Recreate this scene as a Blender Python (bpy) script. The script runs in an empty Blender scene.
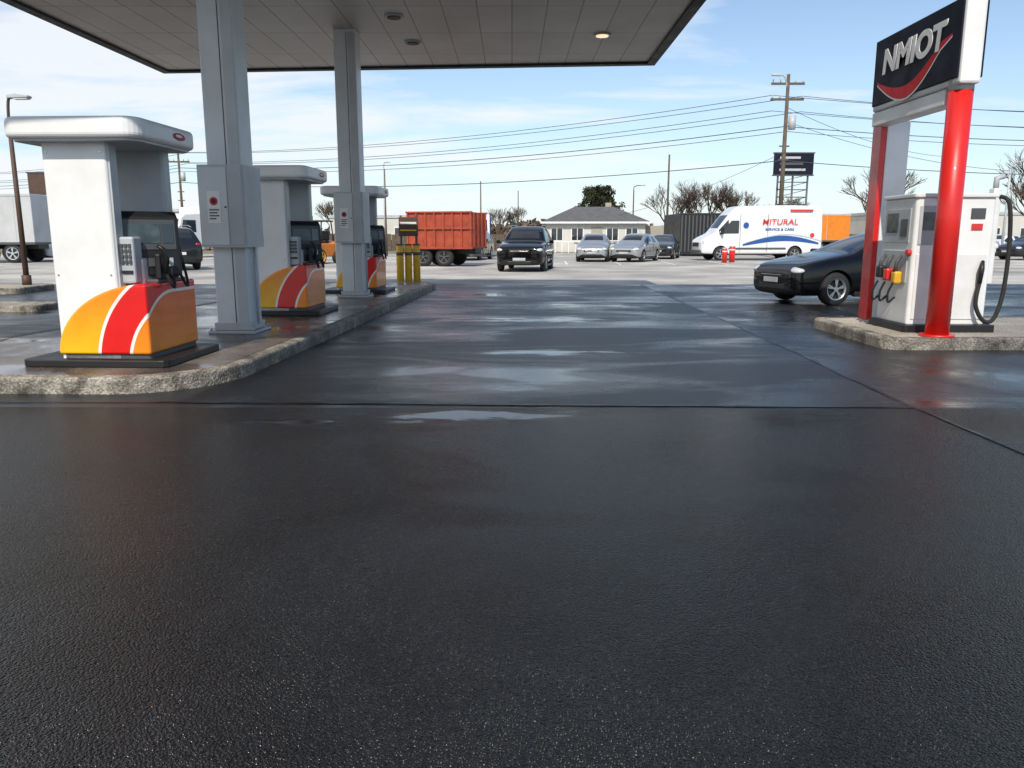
import bpy, bmesh, math, random
from math import radians, sin, cos, pi, sqrt
from mathutils import Vector, Matrix
random.seed(7)
S = bpy.context.scene
COL = S.collection

# ---------------------------------------------------------------- materials
def new_mat(name):
    m = bpy.data.materials.new(name); m.use_nodes = True
    nt = m.node_tree
    return m, nt, nt.nodes["Principled BSDF"]

def N(nt, typ, **kw):
    n = nt.nodes.new(typ)
    for k, v in kw.items():
        setattr(n, k, v)
    return n

def c4(c): return (c[0], c[1], c[2], 1.0)

def noise(nt, vec, scale, detail=4, rough=0.55):
    n = N(nt, "ShaderNodeTexNoise"); n.inputs["Scale"].default_value = scale
    n.inputs["Detail"].default_value = detail; n.inputs["Roughness"].default_value = rough
    nt.links.new(vec, n.inputs["Vector"]); return n

def ramp(nt, fac, a, b, ca=(0,0,0), cb=(1,1,1)):
    r = N(nt, "ShaderNodeValToRGB")
    r.color_ramp.elements[0].position = a; r.color_ramp.elements[1].position = b
    r.color_ramp.elements[0].color = c4(ca); r.color_ramp.elements[1].color = c4(cb)
    nt.links.new(fac, r.inputs["Fac"]); return r

def mixc(nt, fac, a, b, blend='MIX'):
    m = N(nt, "ShaderNodeMix", data_type='RGBA', blend_type=blend)
    if isinstance(fac, float): m.inputs[0].default_value = fac
    else: nt.links.new(fac, m.inputs[0])
    for i, v in ((6, a), (7, b)):
        if isinstance(v, tuple): m.inputs[i].default_value = c4(v)
        else: nt.links.new(v, m.inputs[i])
    return m.outputs[2]

def mth(nt, op, a, b=None, clamp=False):
    m = N(nt, "ShaderNodeMath", operation=op); m.use_clamp = clamp
    for i, v in ((0, a), (1, b)):
        if v is None: continue
        if isinstance(v, (int, float)): m.inputs[i].default_value = v
        else: nt.links.new(v, m.inputs[i])
    return m.outputs[0]

def maprange(nt, v, a, b, c, d):
    m = N(nt, "ShaderNodeMapRange")
    nt.links.new(v, m.inputs[0])
    for i, x in ((1, a), (2, b), (3, c), (4, d)): m.inputs[i].default_value = x
    return m.outputs[0]

def paint(name, col, rough=0.4, metal=0.0, coat=0.0, dirt=0.25, dscale=3.0, bump=0.0, bscale=60, spec=0.5, rvar=0.12):
    m, nt, b = new_mat(name)
    tc = N(nt, "ShaderNodeTexCoord")
    n = noise(nt, tc.outputs["Object"], dscale, 5, 0.6)
    f = ramp(nt, n.outputs["Fac"], 0.35, 0.75)
    dark = tuple(x*(1-dirt)*(0.98 if i < 2 else 0.93) for i, x in enumerate(col))
    nt.links.new(mixc(nt, f.outputs["Color"], tuple(col), dark), b.inputs["Base Color"])
    nt.links.new(maprange(nt, n.outputs["Fac"], 0.3, 0.7, max(rough-rvar/2, 0.02), min(rough+rvar, 1)), b.inputs["Roughness"])
    b.inputs["Metallic"].default_value = metal
    b.inputs["Coat Weight"].default_value = coat
    b.inputs["Coat Roughness"].default_value = 0.03
    b.inputs["Specular IOR Level"].default_value = spec
    if bump > 0:
        n2 = noise(nt, tc.outputs["Object"], bscale, 4, 0.6)
        bp = N(nt, "ShaderNodeBump"); bp.inputs["Strength"].default_value = bump
        bp.inputs["Distance"].default_value = 0.01
        nt.links.new(n2.outputs["Fac"], bp.inputs["Height"]); nt.links.new(bp.outputs[0], b.inputs["Normal"])
    return m

def asphalt(name, c1, c2, r_wet, r_dry, pscale, stretch, lo, hi, bump, gscale=110, spec=0.5, undul=0.0, keep=0.15, dist=0.006, puddles=(), wg=0.8, wv=0.7, speck=0.0):
    m, nt, b = new_mat(name)
    tc = N(nt, "ShaderNodeTexCoord")
    mp = N(nt, "ShaderNodeMapping"); mp.inputs["Scale"].default_value = stretch
    nt.links.new(tc.outputs["Object"], mp.inputs["Vector"])
    p = noise(nt, mp.outputs[0], pscale, 4, 0.6)
    p.inputs["Distortion"].default_value = 0.8
    wet = ramp(nt, p.outputs["Fac"], lo, hi).outputs["Color"]             # 0 = wet, 1 = dry
    big = noise(nt, tc.outputs["Object"], 0.35, 3, 0.5)
    g = noise(nt, tc.outputs["Object"], gscale, 2, 0.7)
    v = N(nt, "ShaderNodeTexVoronoi"); v.inputs["Scale"].default_value = gscale
    nt.links.new(tc.outputs["Object"], v.inputs["Vector"])
    base = mixc(nt, wet, c1, c2)
    gr = ramp(nt, g.outputs["Fac"], 0.35, 0.75, (0.5,0.5,0.5), (1.8,1.8,1.8))
    base = mixc(nt, 0.9, base, gr.outputs["Color"], 'MULTIPLY')
    bg = ramp(nt, big.outputs["Fac"], 0.35, 0.65, (0.7,0.71,0.74), (1.25,1.24,1.2))
    base = mixc(nt, 1.0, base, bg.outputs["Color"], 'MULTIPLY')
    if speck > 0:
        sx = N(nt, "ShaderNodeSeparateColor"); nt.links.new(v.outputs["Color"], sx.inputs[0])
        st_ = ramp(nt, sx.outputs[0], 0.84, 0.98).outputs["Color"]
        base = mixc(nt, mth(nt, 'MULTIPLY', st_, speck), base, (0.085,0.085,0.088))
    nt.links.new(base, b.inputs["Base Color"])
    r = maprange(nt, wet, 0, 1, r_wet, r_dry)
    bstr = maprange(nt, wet, 0, 1, bump*keep, bump)
    if puddles:
        sp = N(nt, "ShaderNodeSeparateXYZ"); nt.links.new(tc.outputs["Object"], sp.inputs[0])
        mpp = N(nt, "ShaderNodeMapping"); mpp.inputs["Scale"].default_value = (0.7,2.2,1); nt.links.new(tc.outputs["Object"], mpp.inputs["Vector"])
        pn = noise(nt, mpp.outputs[0], 2.2, 5, 0.6)
        acc = None
        for (cx, cy, rx, ry) in puddles:
            dx = mth(nt, 'MULTIPLY', mth(nt, 'SUBTRACT', sp.outputs["X"], cx), 1/rx)
            dy = mth(nt, 'MULTIPLY', mth(nt, 'SUBTRACT', sp.outputs["Y"], cy), 1/ry)
            d = mth(nt, 'SQRT', mth(nt, 'ADD', mth(nt, 'MULTIPLY', dx, dx), mth(nt, 'MULTIPLY', dy, dy)))
            acc = d if acc is None else mth(nt, 'MINIMUM', acc, d)
        q = mth(nt, 'ADD', mth(nt, 'SUBTRACT', 1.0, acc), mth(nt, 'MULTIPLY', mth(nt, 'SUBTRACT', pn.outputs["Fac"], 0.5), 3.2))
        pud = ramp(nt, q, 0.0, 0.6).outputs["Color"]
        inv = mth(nt, 'SUBTRACT', 1.0, pud)
        r = mth(nt, 'ADD', mth(nt, 'MULTIPLY', r, inv), mth(nt, 'MULTIPLY', pud, 0.08))
        bstr = mth(nt, 'MULTIPLY', bstr, mth(nt, 'ADD', mth(nt, 'MULTIPLY', inv, 0.93), 0.07))
    nt.links.new(r, b.inputs["Roughness"])
    b.inputs["Specular IOR Level"].default_value = spec
    h = mth(nt, 'ADD', mth(nt, 'MULTIPLY', g.outputs["Fac"], wg), mth(nt, 'MULTIPLY', v.outputs["Distance"], -wv))
    bp = N(nt, "ShaderNodeBump"); bp.inputs["Distance"].default_value = dist
    nt.links.new(bstr, bp.inputs["Strength"])
    nt.links.new(h, bp.inputs["Height"])
    last = bp
    if undul > 0:
        u = noise(nt, mp.outputs[0], pscale*2.5, 2, 0.5)
        b2 = N(nt, "ShaderNodeBump"); b2.inputs["Distance"].default_value = 0.05
        b2.inputs["Strength"].default_value = undul
        nt.links.new(u.outputs["Fac"], b2.inputs["Height"]); nt.links.new(bp.outputs[0], b2.inputs["Normal"])
        last = b2
    nt.links.new(last.outputs[0], b.inputs["Normal"])
    return m

M = {}
M['fore'] = asphalt("wet_coarse_asphalt", (0.0022,0.0026,0.0034), (0.0050,0.0055,0.0065), 0.10, 0.27, 0.55, (1,1.2,1), 0.34, 0.60, 1.0, 110, 0.26, 0.0, 0.75, 0.009,
    puddles=((-0.35,5.85,1.15,0.24),(-1.55,5.65,0.45,0.16)), wg=0.45, wv=1.2, speck=0.16)
M['pad'] = asphalt("wet_smooth_asphalt", (0.004,0.005,0.007), (0.010,0.0115,0.014), 0.08, 0.40, 0.62, (0.45,1.2,1), 0.34, 0.55, 0.7, 105, 0.40, 0.10, 0.2, 0.007,
    puddles=((0.3,9.2,1.0,0.22),(0.4,12.9,1.6,0.5),(1.6,15.5,1.2,0.6),(-0.5,18.4,1.4,0.6)), wg=0.5, wv=1.0, speck=0.12)
M['side'] = asphalt("damp_asphalt", (0.008,0.010,0.013), (0.022,0.024,0.028), 0.11, 0.45, 0.5, (0.6,1.2,1), 0.34, 0.58, 0.7, 110, 0.40, 0.06, speck=0.2)
M['dry'] = asphalt("dry_concrete_ground", (0.33,0.32,0.30), (0.46,0.44,0.41), 0.7, 0.95, 0.12, (1,1,1), 0.3, 0.6, 0.3, 60, 0.2)
M['paver'] = asphalt("wet_brown_concrete", (0.070,0.054,0.045), (0.17,0.145,0.125), 0.10, 0.5, 0.8, (1,1,1), 0.38, 0.62, 0.4, 80, 0.5)
M['kerb'] = asphalt("kerb_concrete", (0.085,0.075,0.062), (0.34,0.31,0.265), 0.5, 0.9, 3.5, (1,1,1), 0.34, 0.62, 1.0, 45, 0.3, 0.0, 0.8, 0.012)
M['island'] = asphalt("dry_island_concrete", (0.32,0.28,0.23), (0.46,0.42,0.35), 0.6, 0.9, 0.8, (1,1,1), 0.3, 0.6, 0.5, 50, 0.3)
M['seam'] = paint("tar_seam", (0.004,0.004,0.004), 0.35)
M['white'] = paint("white_enamel", (0.84,0.845,0.85), 0.35, dirt=0.12, dscale=2.0)
M['white2'] = paint("white_panel", (0.78,0.785,0.79), 0.4, dirt=0.16)
M['offwhite'] = paint("weathered_white_panel", (0.52,0.53,0.54), 0.5, dirt=0.2, dscale=0.8)
M['grey'] = paint("grey_metal", (0.48,0.51,0.54), 0.4, dirt=0.22, dscale=1.5)
M['grey2'] = paint("column_metal", (0.66,0.70,0.74), 0.35, dirt=0.2, dscale=1.2)
M['dgrey'] = paint("dark_grey", (0.08,0.085,0.09), 0.45)
M['black'] = paint("black_plastic", (0.012,0.012,0.013), 0.45)
M['rubber'] = paint("tyre_rubber", (0.02,0.02,0.02), 0.75, dirt=0.3, dscale=8)
M['red'] = paint("red_enamel", (0.70,0.018,0.014), 0.35, coat=0.25, dirt=0.12)
M['yellow'] = paint("yellow_enamel", (0.80,0.46,0.03), 0.4, dirt=0.2)
M['orange'] = paint("orange_enamel", (0.80,0.24,0.02), 0.4, dirt=0.2)
M['rust'] = paint("rust_red_steel", (0.40,0.06,0.022), 0.6, dirt=0.5, dscale=2.5)
M['blue'] = paint("blue_vinyl", (0.02,0.09,0.33), 0.4)
M['brown'] = paint("brown_steel", (0.09,0.05,0.035), 0.6)
M['wood'] = paint("weathered_wood", (0.13,0.10,0.075), 0.85, dirt=0.4, dscale=5)
M['alu'] = paint("alloy", (0.55,0.56,0.58), 0.3, metal=0.9, dirt=0.2)
M['chrome'] = paint("chrome", (0.7,0.7,0.72), 0.12, metal=1.0, dirt=0.1)
M['soffit_edge'] = paint("canopy_trim", (0.02,0.02,0.022), 0.6)
M['sign'] = paint("sign_face_dark", (0.012,0.014,0.028), 0.55, spec=0.15)
M['signred'] = paint("sign_red_vinyl", (0.62,0.012,0.02), 0.5, spec=0.2)
M['signwhite'] = paint("sign_white_vinyl", (0.85,0.85,0.86), 0.5, spec=0.2, dirt=0.05)
M['carblack'] = paint("car_paint_black", (0.003,0.003,0.0035), 0.07, coat=0.15, dirt=0.1, spec=0.38, rvar=0.02)
M['cardark'] = paint("car_paint_dark_grey", (0.014,0.016,0.02), 0.15, coat=0.5, dirt=0.2, spec=0.4, rvar=0.03)
M['carsilver'] = paint("car_paint_silver", (0.42,0.44,0.46), 0.3, metal=0.6, coat=1.0, dirt=0.12)
M['carwhite'] = paint("car_paint_white", (0.76,0.77,0.78), 0.25, coat=0.8, dirt=0.08)
M['roof'] = paint("grey_shingle", (0.12,0.12,0.125), 0.85, dirt=0.3, dscale=2, bump=0.6, bscale=12)
M['wall'] = paint("house_render", (0.62,0.61,0.57), 0.85, dirt=0.15, dscale=0.8)
M['tan'] = paint("tan_wall", (0.40,0.36,0.30), 0.85, dirt=0.2, dscale=0.6)
M['bark'] = paint("bare_bark", (0.10,0.072,0.055), 0.9, dirt=0.4)
M['mut'] = paint("label_red", (0.65,0.04,0.04), 0.5)

def glass_mat(name, col=(0.012,0.015,0.018), rough=0.03, spec=0.6):
    m, nt, b = new_mat(name)
    tc = N(nt, "ShaderNodeTexCoord"); n = noise(nt, tc.outputs["Object"], 4, 3)
    nt.links.new(maprange(nt, n.outputs["Fac"], 0.3, 0.7, rough, rough+0.05), b.inputs["Roughness"])
    b.inputs["Base Color"].default_value = c4(col)
    b.inputs["Specular IOR Level"].default_value = spec
    return m
M['glass'] = glass_mat("tinted_glass", (0.02,0.024,0.028), 0.02, 0.9)
M['lens'] = glass_mat("headlamp_lens", (0.55,0.57,0.6), 0.08, 0.8)
M['tail'] = glass_mat("tail_lens", (0.35,0.01,0.01), 0.12)

def livery():
    m, nt, b = new_mat("pump_skirt_livery")
    tc = N(nt, "ShaderNodeTexCoord"); sp = N(nt, "ShaderNodeSeparateXYZ")
    nt.links.new(tc.outputs["Object"], sp.inputs[0])
    u = mth(nt, 'ADD', sp.outputs["X"], mth(nt, 'MAXIMUM', sp.outputs["Y"], 0.0))
    du = mth(nt, 'MAXIMUM', mth(nt, 'SUBTRACT', 0.93, u), 0.0)
    z2 = mth(nt, 'POWER', sp.outputs["Z"], 2.0)
    r = mth(nt, 'SQRT', mth(nt, 'ADD', mth(nt, 'POWER', du, 2.0), z2))
    outer = ramp(nt, sp.outputs["Z"], 0.10, 0.75, (0.92,0.52,0.008), (0.88,0.24,0.006)).outputs["Color"]
    inner = ramp(nt, sp.outputs["Z"], 0.10, 0.75, (0.90,0.28,0.008), (0.85,0.12,0.006)).outputs["Color"]
    def step(a): return mth(nt, 'GREATER_THAN', r, a)
    c = mixc(nt, step(0.665), inner, (0.85,0.83,0.78))
    c = mixc(nt, step(0.695), c, (0.74,0.008,0.006))
    c = mixc(nt, step(0.965), c, (0.85,0.83,0.78))
    c = mixc(nt, step(0.995), c, outer)
    n = noise(nt, tc.outputs["Object"], 4, 6, 0.6)
    d = ramp(nt, n.outputs["Fac"], 0.45, 0.8, (1,1,1), (0.82,0.79,0.77))
    nt.links.new(mixc(nt, 1.0, c, d.outputs["Color"], 'MULTIPLY'), b.inputs["Base Color"])
    b.inputs["Roughness"].default_value = 0.3
    b.inputs["Coat Weight"].default_value = 0.3
    return m
M['livery'] = livery()

def soffit():
    m, nt, b = new_mat("canopy_soffit_panels")
    tc = N(nt, "ShaderNodeTexCoord")
    br = N(nt, "ShaderNodeTexBrick"); br.offset = 0.0
    br.inputs["Scale"].default_value = 1.0; br.inputs["Brick Width"].default_value = 0.6
    br.inputs["Row Height"].default_value = 1.8; br.inputs["Mortar Size"].default_value = 0.012
    br.inputs["Mortar Smooth"].default_value = 0.3
    br.inputs["Color1"].default_value = (0.88,0.83,0.77,1); br.inputs["Color2"].default_value = (0.80,0.755,0.70,1)
    br.inputs["Mortar"].default_value = (0.28,0.27,0.25,1)
    nt.links.new(tc.outputs["Object"], br.inputs["Vector"])
    n = noise(nt, tc.outputs["Object"], 0.6, 6, 0.6)
    d = ramp(nt, n.outputs["Fac"], 0.35, 0.75, (1,1,1), (0.78,0.75,0.71))
    nt.links.new(mixc(nt, 1.0, br.outputs["Color"], d.outputs["Color"], 'MULTIPLY'), b.inputs["Base Color"])
    b.inputs["Roughness"].default_value = 0.5
    return m
M['soffit'] = soffit()

def emis(name, col, s):
    m, nt, b = new_mat(name)
    b.inputs["Emission Color"].default_value = c4(col); b.inputs["Emission Strength"].default_value = s
    b.inputs["Base Color"].default_value = c4(col)
    return m
M['lamp_on'] = emis("lit_canopy_lamp", (1.0,0.66,0.40), 1.2)
M['lampglass'] = paint("lamp_diffuser", (0.75,0.75,0.72), 0.3)

def leafmat(name, a, b_):
    m, nt, b = new_mat(name)
    tc = N(nt, "ShaderNodeTexCoord"); n = noise(nt, tc.outputs["Object"], 1.3, 4)
    r = ramp(nt, n.outputs["Fac"], 0.35, 0.65, a, b_)
    nt.links.new(r.outputs["Color"], b.inputs["Base Color"]); b.inputs["Roughness"].default_value = 0.8
    b.inputs["Specular IOR Level"].default_value = 0.2
    return m
M['leaf'] = leafmat("evergreen_foliage", (0.02,0.03,0.014), (0.06,0.065,0.03))
M['far'] = leafmat("winter_scrub", (0.07,0.055,0.04), (0.14,0.11,0.08))
M['hay'] = leafmat("verge_grass", (0.16,0.14,0.09), (0.27,0.23,0.16))
ms, nts, bs = new_mat("pump_screen")
tcs = N(nts,"ShaderNodeTexCoord"); ns = noise(nts, tcs.outputs["Object"], 9, 1)
rs = ramp(nts, ns.outputs["Fac"], 0.35, 0.7, (0.03,0.045,0.05), (0.08,0.11,0.12)); nts.links.new(rs.outputs["Color"], bs.inputs["Base Color"]); bs.inputs["Roughness"].default_value = 0.08
M['screen'] = ms

# ---------------------------------------------------------------- helpers
def empty(name, loc=(0,0,0), rz=0.0):
    e = bpy.data.objects.new(name, None); COL.objects.link(e)
    e.location = loc; e.rotation_euler = (0,0,rz); e.empty_display_size = 0.3
    return e

def obj(name, verts, faces, mat, parent=None, smooth=False, loc=None, rot=None):
    me = bpy.data.meshes.new(name); me.from_pydata([tuple(v) for v in verts], [], faces)
    mats = mat if isinstance(mat, (list, tuple)) else [mat]
    for mm in mats: me.materials.append(mm)
    bm = bmesh.new(); bm.from_mesh(me); bmesh.ops.recalc_face_normals(bm, faces=bm.faces); bm.to_mesh(me); bm.free()
    if smooth:
        for p in me.polygons: p.use_smooth = True
    o = bpy.data.objects.new(name, me); COL.objects.link(o)
    if parent: o.parent = parent
    if loc: o.location = loc
    if rot: o.rotation_euler = rot
    return o

def bevel(o, w, seg=2):
    md = o.modifiers.new("bevel", 'BEVEL'); md.width = w; md.segments = seg; md.limit_method = 'ANGLE'; md.angle_limit = radians(35)
    return o

def box(name, x0,x1,y0,y1,z0,z1, mat, parent=None, bv=0.0, rot=None, seg=2):
    cx, cy, cz = (x0+x1)/2, (y0+y1)/2, (z0+z1)/2
    hx, hy, hz = (x1-x0)/2, (y1-y0)/2, (z1-z0)/2
    v = [(sx*hx, sy*hy, sz*hz) for sx in (-1,1) for sy in (-1,1) for sz in (-1,1)]
    f = [(0,1,3,2),(4,6,7,5),(0,4,5,1),(2,3,7,6),(0,2,6,4),(1,5,7,3)]
    o = obj(name, v, f, mat, parent, loc=(cx,cy,cz), rot=rot)
    if bv > 0: bevel(o, bv, seg)
    return o

def prism(name, poly, axis, a, b, mat, parent=None, bv=0.0, seg=2):
    def P(p, t):
        return {'z': (p[0],p[1],t), 'y': (p[0],t,p[1]), 'x': (t,p[0],p[1])}[axis]
    n = len(poly)
    v = [P(p,a) for p in poly] + [P(p,b) for p in poly]
    f = [tuple(range(n)), tuple(range(n,2*n))] + [(i,(i+1)%n,n+(i+1)%n,n+i) for i in range(n)]
    o = obj(name, v, f, mat, parent)
    if bv > 0: bevel(o, bv, seg)
    return o

def tube_geo(pts, rads, sides, verts, faces, caps=True):
    pts = [Vector(p) for p in pts]; base = len(verts); n = len(pts)
    up = None
    for i, p in enumerate(pts):
        t = (pts[min(i+1,n-1)] - pts[max(i-1,0)]).normalized()
        if up is None:
            up = Vector((0,0,1)) if abs(t.z) < 0.9 else Vector((1,0,0))
        a = t.cross(up)
        if a.length < 1e-4: a = t.cross(Vector((0,1,0)))
        a.normalize(); b = t.cross(a).normalized(); up = -b if (-b).dot(up) > 0 else b
        a = t.cross(up).normalized(); b = up
        r = rads[i] if isinstance(rads, (list,tuple)) else rads
        for k in range(sides):
            an = 2*pi*k/sides
            verts.append(p + a*cos(an)*r + b*sin(an)*r)
    for i in range(n-1):
        for k in range(sides):
            k2 = (k+1) % sides
            faces.append((base+i*sides+k, base+i*sides+k2, base+(i+1)*sides+k2, base+(i+1)*sides+k))
    if caps:
        faces.append(tuple(base+k for k in range(sides))); faces.append(tuple(base+(n-1)*sides+k for k in range(sides)))

def tube(name, pts, r, mat, parent=None, sides=12, smooth=True):
    v, f = [], []
    tube_geo(pts, r, sides, v, f)
    o = obj(name, v, f, mat, parent)
    if smooth:
        for p in o.data.polygons:
            if len(p.vertices) == 4: p.use_smooth = True
    return o

def smoothcurve(pts, n=6):
    P = [Vector(p) for p in pts]; out = []
    for i in range(len(P)-1):
        p0 = P[max(i-1,0)]; p1 = P[i]; p2 = P[i+1]; p3 = P[min(i+2,len(P)-1)]
        for k in range(n):
            t = k/n
            out.append(0.5*((2*p1)+(-p0+p2)*t+(2*p0-5*p1+4*p2-p3)*t*t+(-p0+3*p1-3*p2+p3)*t**3))
    out.append(P[-1]); return out

def text(name, body, size, mat, parent, loc, rot, ext=0.004, shear=0.0, bold=0.0, sx=1.0):
    cu = bpy.data.curves.new(name, 'FONT'); cu.body = body; cu.size = size; cu.extrude = ext
    cu.align_x = 'CENTER'; cu.align_y = 'CENTER'; cu.shear = shear; cu.offset = bold
    cu.materials.append(mat)
    o = bpy.data.objects.new(name, cu); COL.objects.link(o); o.parent = parent
    o.location = loc; o.rotation_euler = rot; o.scale = (sx,1,1)
    return o

def rrect(x0,x1,y0,y1,r,n=6):
    pts = []
    for cx, cy, a0 in ((x1-r,y1-r,0),(x0+r,y1-r,90),(x0+r,y0+r,180),(x1-r,y0+r,270)):
        for k in range(n+1):
            a = radians(a0 + 90*k/n); pts.append((cx+r*cos(a), cy+r*sin(a)))
    return pts

# ---------------------------------------------------------------- camera, world, sun
cam_d = bpy.data.cameras.new("camera"); cam = bpy.data.objects.new("camera", cam_d); COL.objects.link(cam)
cam.location = (0,0,1.35); cam.rotation_euler = (radians(90-10.6),0,0)
cam_d.lens = 27.77; cam_d.sensor_width = 36; cam_d.clip_end = 4000; cam_d.clip_start = 0.05
S.camera = cam
S.view_settings.view_transform = 'Standard'; S.view_settings.look = 'None'; S.view_settings.exposure = 0

AZ, EL = 189, 44     # clockwise from +Y
w = bpy.data.worlds.new("World"); S.world = w; w.use_nodes = True
nt = w.node_tree; bg = nt.nodes["Background"]
sky = N(nt, "ShaderNodeTexSky", sky_type='NISHITA'); sky.sun_disc = False
sky.sun_elevation = radians(EL); sky.sun_rotation = radians(AZ)
sky.air_density = 1.0; sky.dust_density = 0.4; sky.ozone_density = 1.8
tc = N(nt, "ShaderNodeTexCoord"); sp = N(nt, "ShaderNodeSeparateXYZ"); nt.links.new(tc.outputs["Generated"], sp.inputs[0])
zpos = mth(nt, 'MAXIMUM', sp.outputs["Z"], 0.0)
zz = mth(nt, 'ADD', zpos, 0.12)
cb = N(nt, "ShaderNodeCombineXYZ")
nt.links.new(mth(nt, 'DIVIDE', sp.outputs["X"], zz), cb.inputs[0]); nt.links.new(mth(nt, 'DIVIDE', sp.outputs["Y"], zz), cb.inputs[1])
mp = N(nt, "ShaderNodeMapping"); mp.inputs["Scale"].default_value = (0.55,1.0,1); mp.inputs["Location"].default_value = (2.3,0.6,0)
nt.links.new(cb.outputs[0], mp.inputs["Vector"])
n1 = noise(nt, mp.outputs[0], 1.4, 7, 0.58); n1.inputs["Distortion"].default_value = 0.25
bias = mth(nt, 'MULTIPLY', sp.outputs["X"], -0.25)
cl = ramp(nt, mth(nt, 'ADD', n1.outputs["Fac"], bias), 0.46, 0.64)
haze = mth(nt, 'MULTIPLY', mth(nt, 'POWER', mth(nt, 'SUBTRACT', 1.0, zpos, True), 9.0), 0.72)
skyc = mixc(nt, haze, sky.outputs[0], (4.4,5.3,6.3))
skyc = mixc(nt, mth(nt, 'MULTIPLY', cl.outputs["Color"], 0.85), skyc, (6.3,6.5,6.75))
nt.links.new(skyc, bg.inputs["Color"]); bg.inputs["Strength"].default_value = 0.15

sd = Vector((cos(radians(EL))*sin(radians(AZ)), cos(radians(EL))*cos(radians(AZ)), sin(radians(EL))))
sl = bpy.data.lights.new("sun", 'SUN'); sl.energy = 4.0; sl.angle = radians(0.5); sl.color = (1.0,0.93,0.83)
so = bpy.data.objects.new("sun", sl); COL.objects.link(so); so.rotation_euler = sd.to_track_quat('Z','Y').to_euler()

# ---------------------------------------------------------------- ground
def sheet(name, pts, z, mat):
    return obj(name, [(x,y,z) for x,y in pts], [tuple(range(len(pts)))], mat)
def wavy(x0,x1,y,amp,n=40,seed=1):
    rn = random.Random(seed)
    return [(x0+(x1-x0)*i/n, y+rn.uniform(-amp,amp)) for i in range(n+1)]
sheet("ground", [(-2000,-300),(2000,-300),(2000,3000),(-2000,3000)], 0.0, M['dry'])
a = wavy(60,-60,22.5,0.35,50,3)
sheet("wet_forecourt", [(-60,-20),(60,-20)]+a, 0.004, M['side'])
sheet("asphalt_foreground", [(-40,-12),(3.22,-12),(3.18,6.12),(-40,6.42)], 0.008, M['fore'])
sheet("asphalt_foreground", [(3.24,-12),(30,-12),(30,6.3),(3.20,6.12)], 0.008, M['fore'])
sheet("asphalt_lane", [(-2.75,6.32),(3.17,6.15),(3.44,12.2),(3.6,22.0),(2.2,22.3),(0.4,21.8),(-1.0,22.2),(-2.0,21.6)], 0.008, M['pad'])
def seam_strip(verts, faces, pts, wdt, z, seed):
    rn = random.Random(seed); P = []
    for i in range(len(pts)-1):
        a, b = Vector(pts[i]), Vector(pts[i+1]); L = (b-a).length; k = max(2,int(L/0.2))
        for j in range(k): P.append(a.lerp(b, j/k))
    P.append(Vector(pts[-1])); base = len(verts)
    wander = 0
    for i, p in enumerate(P):
        t = (P[min(i+1,len(P)-1)]-P[max(i-1,0)]).normalized(); nn = Vector((-t.y,t.x))
        wander = wander*0.85 + rn.uniform(-0.010,0.010); w2 = wdt*rn.uniform(0.4,1.3)/2
        for s in (-1,1):
            q = p+nn*(wander+s*w2); verts.append((q.x,q.y,z))
    for i in range(len(P)-1): faces.append((base+2*i, base+2*i+1, base+2*i+3, base+2*i+2))
v, f = [], []
seam_strip(v,f,[(-20,6.55),(-2.7,6.37),(3.2,6.13)],0.04,0.012,1)
seam_strip(v,f,[(3.2,6.13),(3.45,12.2),(3.62,22.3)],0.045,0.0125,2)
seam_strip(v,f,[(3.24,-5),(3.22,6.1)],0.035,0.013,3)
seam_strip(v,f,[(3.25,6.2),(12,6.5)],0.025,0.0132,4)
seam_strip(v,f,[(3.45,12.6),(12,13.2)],0.03,0.0134,5)
seam_strip(v,f,[(-2.2,11.2),(3.4,11.1)],0.015,0.0136,6)
seam_strip(v,f,[(-2.1,16.0),(3.5,16.1)],0.02,0.0138,7)
seam_strip(v,f,[(7.4,13.0),(7.6,22.4)],0.03,0.0142,8)
obj("pavement_joints", v, f, M['seam'])
v, f = [], []
for i in range(9):
    x = 2.6+i*2.6
    b0 = len(v); v += [(x,38.5,0.004),(x+0.12,38.5,0.004),(x+0.35,43.5,0.004),(x+0.23,43.5,0.004)]; f.append((b0,b0+1,b0+2,b0+3))
obj("parking_lines", v, f, M['white2'])

# ---------------------------------------------------------------- kerbed islands
def island(name, pts, h, mat_top, kw=0.16):
    e = empty(name)
    n = len(pts)
    P = [Vector(p) for p in pts]
    inn = []
    area = sum(P[i].x*P[(i+1)%n].y-P[(i+1)%n].x*P[i].y for i in range(n))
    sg = 1 if area > 0 else -1
    for i in range(n):
        t1 = (P[i]-P[i-1]).normalized(); t2 = (P[(i+1)%n]-P[i]).normalized()
        n1_ = Vector((-t1.y,t1.x))*sg; n2_ = Vector((-t2.y,t2.x))*sg; m_ = (n1_+n2_).normalized()
        inn.append(P[i]+m_*kw/max(0.5,m_.dot(n1_)))
    v = [(p.x,p.y,0) for p in P]+[(p.x+0,p.y,h) for p in P]+[(p.x,p.y,h) for p in inn]+[(p.x,p.y,0.02) for p in inn]
    f = []
    for i in range(n):
        j = (i+1)%n
        f += [(i,j,n+j,n+i),(n+i,n+j,2*n+j,2*n+i),(2*n+i,2*n+j,3*n+j,3*n+i)]
    o = obj("kerb", v, f, M['kerb'], e); bevel(o, 0.03, 3)
    obj("paving", [(p.x,p.y,h-0.006) for p in inn], [tuple(range(n))], mat_top, e)
    return e
pts = [(-5.5,6.78),(-3.5,6.70)]
for k in range(1,9):
    a = radians(-90+ 87*k/8); pts.append((-3.5+0.93*cos(a)+0.0, 7.75+1.05*sin(a)))
pts += [(-2.3,13),(-1.98,20.6)]
for k in range(1,7):
    a = radians(0+180*k/6); pts.append((-3.5+1.52*cos(a), 20.6+0.9*sin(a)))
pts += [(-5.4,16),(-6.2,9.5)]
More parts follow.
